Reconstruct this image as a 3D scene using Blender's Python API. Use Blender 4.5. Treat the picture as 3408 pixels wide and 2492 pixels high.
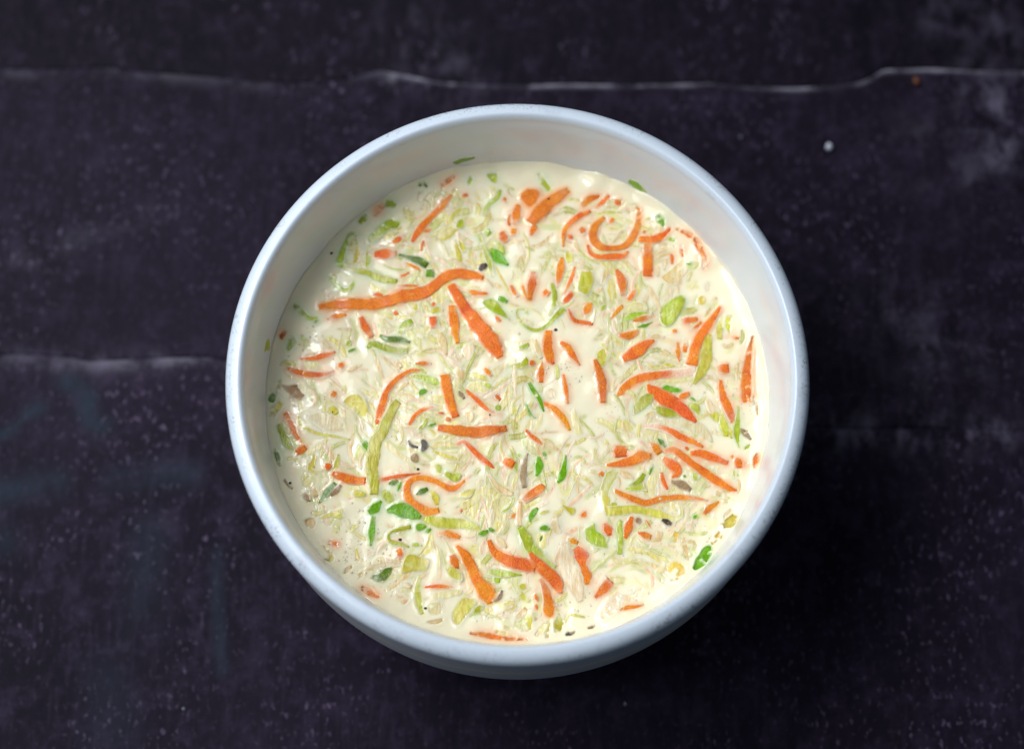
import bpy, math, random
import numpy as np
from mathutils import Vector

random.seed(7)
rng = np.random.default_rng(11)
scene = bpy.context.scene
for o in list(bpy.data.objects):
    bpy.data.objects.remove(o, do_unlink=True)

# ------------------------------------------------------------------ camera
RIM_Z = 0.080                                   # bowl height, metres
TILT = math.radians(16.178)
CAM = np.array([-0.00141, -0.15405, 0.52822 + RIM_Z])
FPX, PW, PH = 7164.58, 3408, 2492               # focal length in photograph pixels
ZS = RIM_Z - 0.02476                            # level of the cream
RL = 0.06666                                    # inner radius at that level
RI = 0.06961                                    # inner radius just below the rim crest
cam_d = bpy.data.cameras.new('camera')
cam_d.sensor_width = 36.0
cam_d.lens = FPX / PW * 36.0
cam_d.clip_start, cam_d.clip_end = 0.02, 20
cam_d.dof.use_dof = True
cam_d.dof.focus_distance = 0.566
cam_d.dof.aperture_fstop = 5.6
cam_d.dof.aperture_blades = 0
cam = bpy.data.objects.new('camera', cam_d)
cam.location = CAM
cam.rotation_euler = (TILT, 0, 0)
scene.collection.objects.link(cam)
scene.camera = cam

# ------------------------------------------------------------------ light
world = bpy.data.worlds.new('World')
scene.world = world
world.use_nodes = True
bg = world.node_tree.nodes['Background']
bg.inputs[0].default_value = (0.62, 0.80, 1.0, 1)
bg.inputs[1].default_value = 0.13

def area_light(name, az, el, dist, sx, sy, power, col, aim=(0, 0, 0.05)):
    d = bpy.data.lights.new(name, 'AREA')
    d.shape = 'RECTANGLE'
    d.size, d.size_y = sx, sy
    d.energy = power
    d.color = col
    o = bpy.data.objects.new(name, d)
    a, e = math.radians(az), math.radians(el)
    p = Vector(aim) + dist * Vector((math.cos(e) * math.cos(a), math.cos(e) * math.sin(a), math.sin(e)))
    o.location = p
    o.rotation_euler = (Vector(aim) - p).to_track_quat('-Z', 'Y').to_euler()
    scene.collection.objects.link(o)
    return o
area_light('window_light', 160, 51, 0.68, 0.78, 0.60, 5.9, (0.92, 0.95, 1.0))
area_light('added_highlight_light', 152, 60, 0.72, 0.22, 0.17, 1.7, (0.92, 0.96, 1.0))  # small extra lamp, added to strengthen the white highlights on the cream

vs = scene.view_settings
vs.view_transform = 'Standard'
vs.look = 'None'
vs.exposure = 0.0
vs.gamma = 1.0
vs.use_curve_mapping = False
scene.render.engine = 'CYCLES'
scene.cycles.use_denoising = True
scene.cycles.max_bounces = 8
scene.cycles.sample_clamp_indirect = 6.0

# ------------------------------------------------------------------ helpers
UP = np.array([0.0, math.cos(TILT), math.sin(TILT)])
FW = np.array([0.0, math.sin(TILT), -math.cos(TILT)])
def ray(px, py):
    d = np.array([(px - PW / 2) / FPX, 0, 0]) - (py - PH / 2) / FPX * UP + FW
    return d
def on_plane(px, py, z):
    d = ray(px, py)
    return CAM + d * ((z - CAM[2]) / d[2])
TILES = dict(A=(850, 500), B=(1350, 500), C=(1850, 500), D=(2150, 700), E=(850, 950), F=(1350, 950), G=(1850, 950),
             H=(2150, 1100), I=(850, 1400), J=(1350, 1400), K=(1850, 1400), L=(2100, 1550), M=(1000, 1750), N=(1500, 1750))
TS = 600 / 1982.0
def parse(path):
    out, t = [], None
    for tok in path.split():
        if tok[0].isalpha():
            t, tok = TILES[tok[0]], tok[1:]
        x, y = (float(v) for v in tok.split(','))
        out.append((t[0] + x * TS, t[1] + y * TS))
    return out
KW = (RI - RL) / (RIM_Z - 0.002 - ZS)           # taper of the inner wall
def on_soup_or_wall(px, py):
    """World point, surface normal: on the cream, or on the inner wall where the ray meets that first."""
    p = on_plane(px, py, ZS)
    if math.hypot(p[0], p[1]) < RL - 0.0002:
        return p, np.array([0, 0, 1.0]), False
    d = ray(px, py)
    t0, t1 = 0.3, (ZS - CAM[2]) / d[2]
    for _ in range(50):
        tm = (t0 + t1) / 2
        q = CAM + d * tm
        if math.hypot(q[0], q[1]) < RL + KW * (q[2] - ZS):
            t0 = tm
        else:
            t1 = tm
    q = CAM + d * t0
    n = np.array([-q[0], -q[1], 0]) / math.hypot(q[0], q[1]) + np.array([0, 0, KW])
    return q, n / np.linalg.norm(n), True

def srgb(r, g, b):
    f = lambda c: (c / 255 / 12.92) if c / 255 <= 0.04045 else ((c / 255 + 0.055) / 1.055) ** 2.4
    return np.array([f(r), f(g), f(b)])

def mesh_obj(name, verts, faces, mat, parent=None, col=None, attrs=None, smooth=True):
    me = bpy.data.meshes.new(name)
    me.from_pydata([tuple(v) for v in verts], [], faces)
    if smooth:
        me.polygons.foreach_set('use_smooth', [True] * len(me.polygons))
    if col is not None:
        a = me.color_attributes.new('tint', 'FLOAT_COLOR', 'POINT')
        c4 = np.ones((len(verts), 4), np.float32)
        c4[:, :3] = col
        a.data.foreach_set('color', c4.ravel())
    for k, v in (attrs or {}).items():
        a = me.attributes.new(k, 'FLOAT', 'POINT')
        a.data.foreach_set('value', np.asarray(v, np.float32))
    me.materials.append(mat)
    me.update()
    o = bpy.data.objects.new(name, me)
    scene.collection.objects.link(o)
    if parent:
        o.parent = parent
    return o
def tag(o, label=None, cat=None, group=None, kind=None):
    for k, v in (('label', label), ('category', cat), ('group', group), ('kind', kind)):
        if v:
            o[k] = v
    return o

class NT:
    """small node-graph writer"""
    def __init__(self, name):
        self.m = bpy.data.materials.new(name)
        self.m.use_nodes = True
        self.t = self.m.node_tree
        self.b = self.t.nodes['Principled BSDF']
    def n(self, typ, ins=None, **props):
        nd = self.t.nodes.new(typ)
        for k, v in props.items():
            setattr(nd, k, v)
        for k, v in (ins or {}).items():
            self.put(nd.inputs[k], v)
        return nd
    def put(self, sock, v):
        if isinstance(v, bpy.types.NodeSocket):
            self.t.links.new(v, sock)
        elif isinstance(v, np.ndarray) or isinstance(v, (tuple, list)):
            v = tuple(float(x) for x in v)
            sock.default_value = v + (1.0,) if (len(v) == 3 and len(sock.default_value) == 4) else v
        else:
            sock.default_value = v
    def set(self, **kw):
        for k, v in kw.items():
            self.put(self.b.inputs[k.replace('_', ' ')], v)
    def noise(self, scale, detail=3, rough=0.55, vec=None, dist=0.0):
        i = {'Scale': scale, 'Detail': detail, 'Roughness': rough, 'Distortion': dist}
        if vec is not None:
            i['Vector'] = vec
        return self.n('ShaderNodeTexNoise', i).outputs['Fac']
    def coords(self, scale=(1, 1, 1), rot=(0, 0, 0)):
        c = self.n('ShaderNodeTexCoord').outputs['Object']
        return self.n('ShaderNodeMapping', {'Vector': c, 'Scale': scale, 'Rotation': rot}).outputs[0]
    def ramp(self, fac, lo, hi, a=0.0, b=1.0):
        return self.n('ShaderNodeMapRange', {'Value': fac, 'From Min': lo, 'From Max': hi, 'To Min': a, 'To Max': b}, interpolation_type='SMOOTHSTEP').outputs[0]
    def math(self, op, a, b=0.0, clamp=False):
        return self.n('ShaderNodeMath', {0: a, 1: b}, operation=op, use_clamp=clamp).outputs[0]
    def mix(self, fac, a, b, mode='MIX'):
        nd = self.n('ShaderNodeMix', data_type='RGBA', blend_type=mode)
        self.put(nd.inputs[0], fac)
        self.put(nd.inputs[6], a)
        self.put(nd.inputs[7], b)
        return nd.outputs[2]
    def attr(self, name, out='Fac'):
        return self.n('ShaderNodeAttribute', attribute_name=name).outputs[out]
    def bump(self, h, strength, dist):
        return self.n('ShaderNodeBump', {'Height': h, 'Strength': strength, 'Distance': dist}).outputs[0]

CREAM = np.array([0.915, 0.83, 0.60])

# ------------------------------------------------------------------ materials
def mat_vegetable(name, grain, rough, sss, radius, scale_sss, streak=(1, 1, 1), bump=0.25, grain_amt=0.55, blotch=520, warm=(0.90, 0.70, 0.5), pale=(0.94, 0.40, 0.04), pale_amt=0.5, flecks=(0.95, 0.80, 0.50)):
    k = NT(name)
    v = k.coords()
    g = k.noise(grain, 4, 0.6, k.coords(streak))
    big = k.noise(420, 2, 0.5, v)
    tint = k.attr('tint', 'Color')
    patch = k.noise(blotch, 3, 0.6, v)
    tint = k.mix(k.math('MULTIPLY', k.ramp(patch, 0.52, 0.74), 0.75), tint, k.mix(1.0, tint, warm, 'MULTIPLY'))
    tint = k.mix(k.math('MULTIPLY', k.ramp(patch, 0.46, 0.26), pale_amt), tint, pale)
    dark = k.mix(1.0, tint, (0.84, 0.70, 0.55), 'MULTIPLY')
    lite = k.mix(0.40, tint, flecks)
    c = k.mix(k.ramp(g, 0.3, 0.72), dark, tint)
    c = k.mix(k.math('MULTIPLY', k.ramp(g, 0.58, 0.8), grain_amt), c, lite)
    fac = k.math('ADD', k.attr('coat'), k.math('MULTIPLY', k.math('SUBTRACT', big, 0.5), 0.55), True)
    c = k.mix(k.math('MULTIPLY', k.ramp(fac, 0.05, 0.95), 0.96), c, CREAM)
    k.set(Base_Color=c, Roughness=rough, Normal=k.bump(g, bump, 0.0004))
    k.set(Subsurface_Weight=sss, Subsurface_Radius=radius, Subsurface_Scale=scale_sss)
    k.b.inputs['Coat Weight'].default_value = 0.12
    k.b.inputs['Coat Roughness'].default_value = 0.10
    k.b.inputs['Specular IOR Level'].default_value = 0.35
    return k.m
M_CARROT = mat_vegetable('carrot_flesh', 1900, 0.26, 0.15, (1.0, 0.35, 0.08), 0.0005, bump=0.9, flecks=(0.98, 0.46, 0.08), pale_amt=0.3, grain_amt=0.4)
M_LEAF = mat_vegetable('cabbage_leaf', 900, 0.22, 0.08, (0.8, 0.9, 0.3), 0.0003, streak=(1, 0.35, 1), bump=0.6, blotch=430, warm=(0.62, 0.78, 0.4), pale=(0.84, 0.80, 0.40), pale_amt=0.5)
M_HERB = mat_vegetable('herb_leaf', 1200, 0.22, 0.06, (0.4, 0.8, 0.2), 0.0004, bump=0.5, grain_amt=0.25, blotch=450, warm=(0.45, 0.62, 0.5), pale=(0.34, 0.52, 0.06), pale_amt=0.8)
M_PALE = mat_vegetable('pale_flesh', 1000, 0.20, 0.08, (1.0, 0.9, 0.6), 0.0003, streak=(1, 0.2, 1), bump=0.6, blotch=430, warm=(0.95, 0.86, 0.66), pale=(0.90, 0.84, 0.62), pale_amt=0.9)
M_DARK = mat_vegetable('mushroom_flesh', 1500, 0.35, 0.1, (0.8, 0.6, 0.4), 0.0005, bump=0.6, grain_amt=0.25, warm=(0.55, 0.5, 0.45), pale=(0.55, 0.46, 0.33), pale_amt=0.6)

def mat_cream():
    k = NT('cream')
    v = k.coords()
    k.set(Base_Color=k.attr('tint', 'Color'), Roughness=0.055, IOR=1.42)
    k.set(Subsurface_Weight=0.55, Subsurface_Radius=(1.0, 0.8, 0.5), Subsurface_Scale=0.0016)
    n = k.noise(260, 2, 0.5, v)
    k.set(Normal=k.bump(n, 0.04, 0.0006))
    return k.m
M_CREAM = mat_cream()

def mat_glaze(name, rim=False):
    k = NT(name)
    v = k.coords()
    c = np.array([0.585, 0.655, 0.73]) if rim else np.array([0.63, 0.675, 0.72])
    big = k.noise(35, 3, 0.5, v)
    col = k.mix(k.ramp(big, 0.3, 0.7), c * 0.97, c)
    if rim:
        sep = k.n('ShaderNodeSeparateXYZ', {0: k.n('ShaderNodeTexCoord').outputs['Object']}).outputs
        rad = k.math('SQRT', k.math('ADD', k.math('MULTIPLY', sep[0], sep[0]), k.math('MULTIPLY', sep[1], sep[1])))
        outer = k.ramp(rad, 0.0715, 0.0742)
        patch = k.ramp(k.noise(95, 3, 0.6, v), 0.42, 0.58)
        fine = k.ramp(k.noise(1300, 4, 0.7, v), 0.54, 0.62)
        fine2 = k.ramp(k.noise(3200, 2, 0.6, v), 0.66, 0.72)
        f = k.math('MULTIPLY', k.math('MAXIMUM', k.math('MULTIPLY', fine, patch), k.math('MULTIPLY', fine2, 0.12)), k.math('ADD', k.math('MULTIPLY', outer, 0.62), 0.06))
        col = k.mix(f, col, (0.12, 0.12, 0.13))
        smudge = k.ramp(k.noise(160, 3, 0.6, v), 0.60, 0.74)
        col = k.mix(k.math('MULTIPLY', smudge, 0.22), col, (0.35, 0.37, 0.40))
    else:
        sep = k.n('ShaderNodeSeparateXYZ', {0: k.n('ShaderNodeTexCoord').outputs['Object']}).outputs
        sm = k.ramp(k.noise(55, 5, 0.65, k.coords((1, 1, 2.5))), 0.46, 0.68)
        col = k.mix(k.math('MULTIPLY', sm, 0.34), col, (0.76, 0.62, 0.58))
        film = k.ramp(k.math('ADD', sep[2], k.math('MULTIPLY', k.noise(90, 4, 0.6, v), -0.014)), ZS - 0.008, ZS - 0.003, 1.0, 0.0)
        film = k.math('MULTIPLY', film, k.ramp(sep[2], ZS - 0.002, ZS - 0.001, 0.0, 1.0))
        col = k.mix(k.math('MULTIPLY', film, 0.6), col, CREAM)
    k.set(Base_Color=col, Roughness=0.24 if rim else 0.24, IOR=1.5)
    k.set(Normal=k.bump(k.noise(140, 2, 0.5, v), 0.05, 0.001))
    k.b.inputs['Coat Weight'].default_value = 0.1
    k.b.inputs['Coat Roughness'].default_value = 0.05
    return k.m
M_RIM = mat_glaze('rim_glaze', True)
M_WALL = mat_glaze('white_glaze')

def mat_plank():
    k = NT('slate_plank')
    v = k.coords()
    vs_ = k.coords((1.0, 0.14, 1.0))
    big = k.noise(9, 4, 0.6, v)
    mid = k.noise(115, 6, 0.72, v)
    streak = k.noise(420, 3, 0.6, vs_)
    base = k.mix(k.ramp(big, 0.3, 0.7), (0.0044, 0.0029, 0.0076), (0.0118, 0.0078, 0.0170))
    base = k.mix(k.math('MULTIPLY', k.ramp(mid, 0.46, 0.70), 0.8), base, (0.026, 0.0180, 0.038))
    base = k.mix(k.math('MULTIPLY', k.ramp(streak, 0.48, 0.72), 0.5), base, (0.022, 0.0150, 0.030))
    patch = k.ramp(k.noise(22, 3, 0.6, v), 0.42, 0.66)
    sp = k.ramp(k.noise(720, 3, 0.6, k.coords((1, 0.55, 1))), 0.57, 0.69)
    base = k.mix(k.math('MULTIPLY', k.math('MULTIPLY', sp, 0.75), k.math('ADD', k.math('MULTIPLY', patch, 0.85), 0.15)), base, (0.12, 0.09, 0.15))
    brk = k.ramp(k.noise(60, 5, 0.7, k.coords((0.7, 1.2, 1))), 0.42, 0.60)
    base = k.mix(k.math('MULTIPLY', k.attr('worn'), k.math('ADD', k.math('MULTIPLY', brk, 0.9), 0.1)), base, (0.38, 0.365, 0.44))
    st = k.ramp(k.noise(45, 4, 0.6, v), 0.25, 0.6)
    base = k.mix(k.math('MULTIPLY', k.attr('blue'), st), base, (0.016, 0.024, 0.038))
    pn = k.ramp(k.noise(120, 5, 0.7, k.coords((1, 0.6, 1))), 0.42, 0.7)
    base = k.mix(k.math('MULTIPLY', k.attr('pale'), pn), base, (0.13, 0.115, 0.165))
    base = k.mix(1.0, base, k.attr('tone', 'Color'), 'MULTIPLY')
    k.set(Base_Color=base, Roughness=0.62)
    k.b.inputs['Specular IOR Level'].default_value = 0.07
    h = k.math('ADD', k.math('MULTIPLY', streak, 0.5), mid)
    k.set(Normal=k.bump(h, 0.35, 0.0008))
    return k.m
M_PLANK = mat_plank()
def mat_plain(name, c, rough=0.5, var=0.3, scale=600):
    k = NT(name)
    n = k.noise(scale, 3, 0.6, k.coords())
    k.set(Base_Color=k.mix(k.ramp(n, 0.3, 0.7), np.array(c) * (1 - var), c), Roughness=rough, Normal=k.bump(n, 0.3, 0.0003))
    return k.m

# ------------------------------------------------------------------ the table: three dark planks with worn uneven edges
def seam(points):
    pts = np.array([on_plane(x * 1.50863, y * 1.50863, 0.0)[:2] for x, y in points])
    def f(x):
        y = np.interp(x, pts[:, 0], pts[:, 1])
        left, right = x < pts[0, 0], x > pts[-1, 0]
        return y + np.where(left, 0.0012 * np.sin((x - pts[0, 0]) * 60), 0) + np.where(right, 0.0012 * np.sin((x - pts[-1, 0]) * 70), 0)
    return f
seam_far = seam([(0, 151), (150, 150), (245, 148), (300, 156), (420, 165), (500, 171), (560, 178), (650, 183), (740, 180), (800, 163), (840, 154), (900, 165), (960, 178),
                 (1050, 185), (1150, 187), (1250, 184), (1400, 186), (1560, 182), (1650, 191), (1750, 193), (1850, 187), (1905, 178), (1925, 168), (1950, 152), (2050, 150), (2150, 155), (2259, 156)])
seam_near = seam([(0, 782), (90, 782), (172, 790), (190, 797), (270, 793), (400, 788), (470, 788), (500, 797), (900, 850), (1500, 915), (1790, 940), (1900, 946), (2050, 944), (2259, 950)])
def capsule(P, a, b, w):
    a, b = np.array(a), np.array(b)
    t = np.clip(((P - a) @ (b - a)) / ((b - a) @ (b - a)), 0, 1)
    d = np.linalg.norm(P - a - t[:, None] * (b - a), axis=1)
    return np.exp(-(d / w) ** 2)
def tp(x, y):
    return on_plane(x * 1.50863, y * 1.50863, 0.0)[:2]
def stains(P):
    blue = np.zeros(len(P))
    for path, w, s in [([(150, 838), (180, 855), (197, 880), (190, 905), (205, 935), (225, 945)], .0030, 1.0), ([(55, 915), (85, 900)], .0022, .8), ([(0, 958), (28, 945)], .0022, .8),
                       ([(0, 1088), (60, 1075), (120, 1070)], .0045, .8), ([(250, 1055), (330, 1050), (420, 1040)], .004, .7), ([(0, 1185), (20, 1200)], .004, .5),
                       ([(330, 1180), (315, 1280), (310, 1400)], .006, .45), ([(478, 1220), (480, 1330), (490, 1480)], .0018, .7), ([(240, 1500), (250, 1600)], .008, .3)]:
        for p, q in zip(path[:-1], path[1:]):
            blue = np.maximum(blue, s * capsule(P, tp(*p), tp(*q), w))
    pale = np.zeros(len(P))
    for p, q, w, s in [((2170, 190), (2210, 330), .008, .9), ((2130, 160), (2259, 180), .008, .6), ((2080, 30), (2200, 60), .010, .5), ((2050, 330), (2150, 400), .012, .35), ((900, 60), (1000, 160), .010, .45),
                       ((1800, 950), (2210, 955), .0055, .8), ((2000, 690), (2100, 800), .012, .35), ((0, 600), (330, 470), .004, .25), ((0, 795), (350, 800), .0035, .45)]:
        pale = np.maximum(pale, s * capsule(P, tp(*p), tp(*q), w))
    return blue, pale
table = mesh_obj('table', [(x, y, z) for z in (-0.022, -0.008) for x, y in ((-.5, -.4), (.5, -.4), (.5, .5), (-.5, .5))],
                 [(3, 2, 1, 0), (4, 5, 6, 7), (0, 1, 5, 4), (1, 2, 6, 5), (2, 3, 7, 6), (3, 0, 4, 7)], mat_plain('dark_under_board', (0.012, 0.011, 0.014), 0.8), smooth=False)
tag(table, kind='structure')
def plank(lo, hi, z, worn_lo, worn_hi, seed, tone, bev=1.0):
    xs = np.arange(-.46, .4601, .002)
    yl, yh = lo(xs), hi(xs)
    edge = np.array([0, 0, .0006, .0013, .0021, .003, .004, .0055])
    ez = np.array([-.0078, -.0005 * bev, -.0001 * bev, 0, 0, 0, 0, 0])
    nmid = max(4, int(np.median(yh - yl) / .002))
    r = np.random.default_rng(seed)
    wob = np.convolve(r.normal(size=len(xs) + 8), np.ones(9) / 9, 'valid') * .0006
    rows, zr, dlo, dhi = [], [], [], []
    span = yh - yl
    for d, e in zip(edge, ez):
        rows.append(yl + d + wob * .3); zr.append(e)
    for i in range(1, nmid):
        rows.append(yl + .0055 + wob + (span - .011 - wob) * i / nmid); zr.append(0)
    for d, e in zip(edge[::-1], ez[::-1]):
        rows.append(yh - d); zr.append(e)
    Y = np.array(rows)
    Z = np.repeat(np.array(zr)[:, None], len(xs), 1) + z
    X = np.repeat(xs[None], len(Y), 0)
    V = np.stack([X, Y, Z], -1).reshape(-1, 3)
    n = len(xs)
    F = [(j * n + i, j * n + i + 1, (j + 1) * n + i + 1, (j + 1) * n + i) for j in range(len(Y) - 1) for i in range(n - 1)]
    worn = worn_lo(X) * np.exp(-((Y - yl) / .0010) ** 2) + worn_hi(X) * np.exp(-((yh - Y) / (.0010 + .0018 * (worn_hi(X) < .6))) ** 2)
    bl, pa = stains(V[:, :2])
    return mesh_obj('plank', V, F, M_PLANK, table, attrs=dict(worn=np.clip(worn, 0, 1).ravel(), blue=bl, pale=pa, tone=np.full(len(V), tone)))
zero = lambda X: X * 0
plank(lambda x: seam_far(x) + .0001, lambda x: x * 0 + .48, -.0007, zero, zero, 1, .62)
plank(lambda x: seam_near(x) + .00002, lambda x: seam_far(x) - .0001, 0.0, zero, lambda X: np.interp(X, [-.17, -.11, -.09, -.045, -.03, .0, .06, .12, .17], [.18, .14, .08, .18, .95, .8, .6, .95, .85]), 2, .88, .6)
plank(lambda x: x * 0 - .38, lambda x: seam_near(x) - .00002, 0.0001, zero, lambda X: np.interp(X, [-.17, -.13, -.12, -.08, .08, .1, .17], [.08, .10, .22, .32, .0, .0, .0]), 3, 1.05, .25)

# ------------------------------------------------------------------ the bowl
bowl = bpy.data.objects.new('bowl', None)
bowl.empty_display_size = 0.02
scene.collection.objects.link(bowl)
tag(bowl, 'thick white glazed ceramic bowl full of creamy vegetable soup', 'bowl')
def lathe(name, prof, mat, seg=224):
    prof = np.array(prof)
    a = np.linspace(0, 2 * math.pi, seg, endpoint=False)
    V = np.stack([prof[:, 0][:, None] * np.cos(a), prof[:, 0][:, None] * np.sin(a), np.repeat(prof[:, 1][:, None], seg, 1)], -1).reshape(-1, 3)
    F = [(j * seg + i, j * seg + (i + 1) % seg, (j + 1) * seg + (i + 1) % seg, (j + 1) * seg + i) for j in range(len(prof) - 1) for i in range(seg)]
    o = mesh_obj(name, V, F, mat, bowl)
    nr = prof[:, 2:4] / np.linalg.norm(prof[:, 2:4], axis=1)[:, None]
    N = np.stack([nr[:, 0][:, None] * np.cos(a), nr[:, 0][:, None] * np.sin(a), np.repeat(nr[:, 1][:, None], seg, 1)], -1).reshape(-1, 3)
    o.data.normals_split_custom_set_from_vertices([tuple(n) for n in N])
    return o
def with_normals(P, n0=None, n1=None):
    P = np.array(P, float)
    T = np.gradient(P, axis=0)
    N = np.stack([T[:, 1], -T[:, 0]], -1)
    if n0 is not None: N[0] = n0
    if n1 is not None: N[-1] = n1
    return np.concatenate([P, N], 1)
def smooth_profile(pts, n=40):
    pts = np.array(pts, float)
    P = np.concatenate([[2 * pts[0] - pts[1]], pts, [2 * pts[-1] - pts[-2]]])
    out = []
    for i in range(1, len(P) - 2):
        for t in np.linspace(0, 1, n, endpoint=False):
            out.append(0.5 * (2 * P[i] + (P[i + 1] - P[i - 1]) * t + (2 * P[i - 1] - 5 * P[i] + 4 * P[i + 1] - P[i + 2]) * t * t + (3 * P[i] - P[i - 1] - 3 * P[i + 1] + P[i + 2]) * t ** 3))
    return np.array(out + [pts[-1]])
# rim: rounded lip from the outer edge over the crest to the inner edge (profile r, z, walked so that normals face outward)
ph = np.linspace(-.35, math.pi - .30, 40)
rc = .07150
aw = np.where(np.cos(ph) > 0, .0035, .0016); ah = np.full(len(ph), .0034)
zc = RIM_Z - .0034
rim = np.stack([rc + aw * np.cos(ph), zc + ah * np.sin(ph)], -1)
rn = np.stack([np.cos(ph) / aw, np.sin(ph) / ah], -1)
lathe('rim', np.concatenate([rim, rn], 1), M_RIM)
out_p = smooth_profile([rim[0][::-1][::-1], (.0742, RIM_Z - .0075), (.0738, RIM_Z - .014), (.0736, RIM_Z - .028), (.0730, RIM_Z - .040), (.0700, RIM_Z - .053), (.0630, RIM_Z - .064), (.0520, RIM_Z - .0712), (.0470, RIM_Z - .0735)], 6)[::-1]
lathe('outer_wall', with_normals(out_p, None, rn[0]), M_WALL)
lathe('foot_ring', with_normals(smooth_profile([(.0, .003), (.038, .003), (.0405, .0002), (.0445, .0002), (.0470, RIM_Z - .0735)], 5)), M_WALL)
in_p = smooth_profile([rim[-1], (RL + KW * (RIM_Z - .007 - ZS), RIM_Z - .007), (RL + KW * .010, ZS + .010), (RL, ZS), (RL - .002, ZS - .012), (.058, ZS - .030), (.040, ZS - .040), (.0, ZS - .043)], 6)
lathe('inner_wall', with_normals(in_p, rn[-1], (0, 1)), M_WALL)

# ------------------------------------------------------------------ vegetables in the cream
PAL = dict(c=srgb(242, 128, 0), g=srgb(176, 194, 30), y=srgb(218, 212, 72), p=srgb(236, 232, 180), t=srgb(226, 194, 122), h=srgb(112, 172, 6),
           d=srgb(92, 126, 10), o=srgb(240, 230, 204), m=srgb(164, 136, 98), s=srgb(72, 50, 34), q=srgb(236, 206, 92))
MATS = dict(c=M_CARROT, g=M_LEAF, y=M_LEAF, p=M_PALE, t=M_PALE, h=M_HERB, d=M_HERB, o=M_PALE, m=M_DARK, s=M_DARK, q=M_PALE)
THICK = dict(c=1.3, g=.5, y=.5, p=.6, t=.6, h=.45, d=.45, o=1.0, m=1.1, s=.9, q=.9)
NAMES = dict(c='carrot_shred', g='cabbage_shred', y='cabbage_shred', p='cabbage_shred', t='onion_sliver', h='herb_leaf', d='herb_leaf', o='onion_slice', m='mushroom_scrap', s='seed', q='yellow_scrap')
CATS = dict(c='carrot shred', g='cabbage shred', y='cabbage shred', p='cabbage shred', t='onion sliver', h='herb leaf', d='herb leaf', o='onion slice', m='mushroom scrap', s='seed', q='vegetable scrap')
GROUPS = dict(c='carrot shreds in the cream', g='cabbage shreds in the cream', t='onion slivers in the cream', h='green herb leaves in the cream', o='onion slices in the cream', m='mushroom scraps in the cream', s='seeds in the cream', q='yellow scraps in the cream')
for D_ in (PAL, MATS, THICK, NAMES, CATS, GROUPS): D_['k'] = D_['m']
PAL['k'] = srgb(92, 82, 72)
for a_, b_ in (('y', 'g'), ('p', 'g'), ('d', 'h')): GROUPS[a_] = GROUPS[b_]
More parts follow.
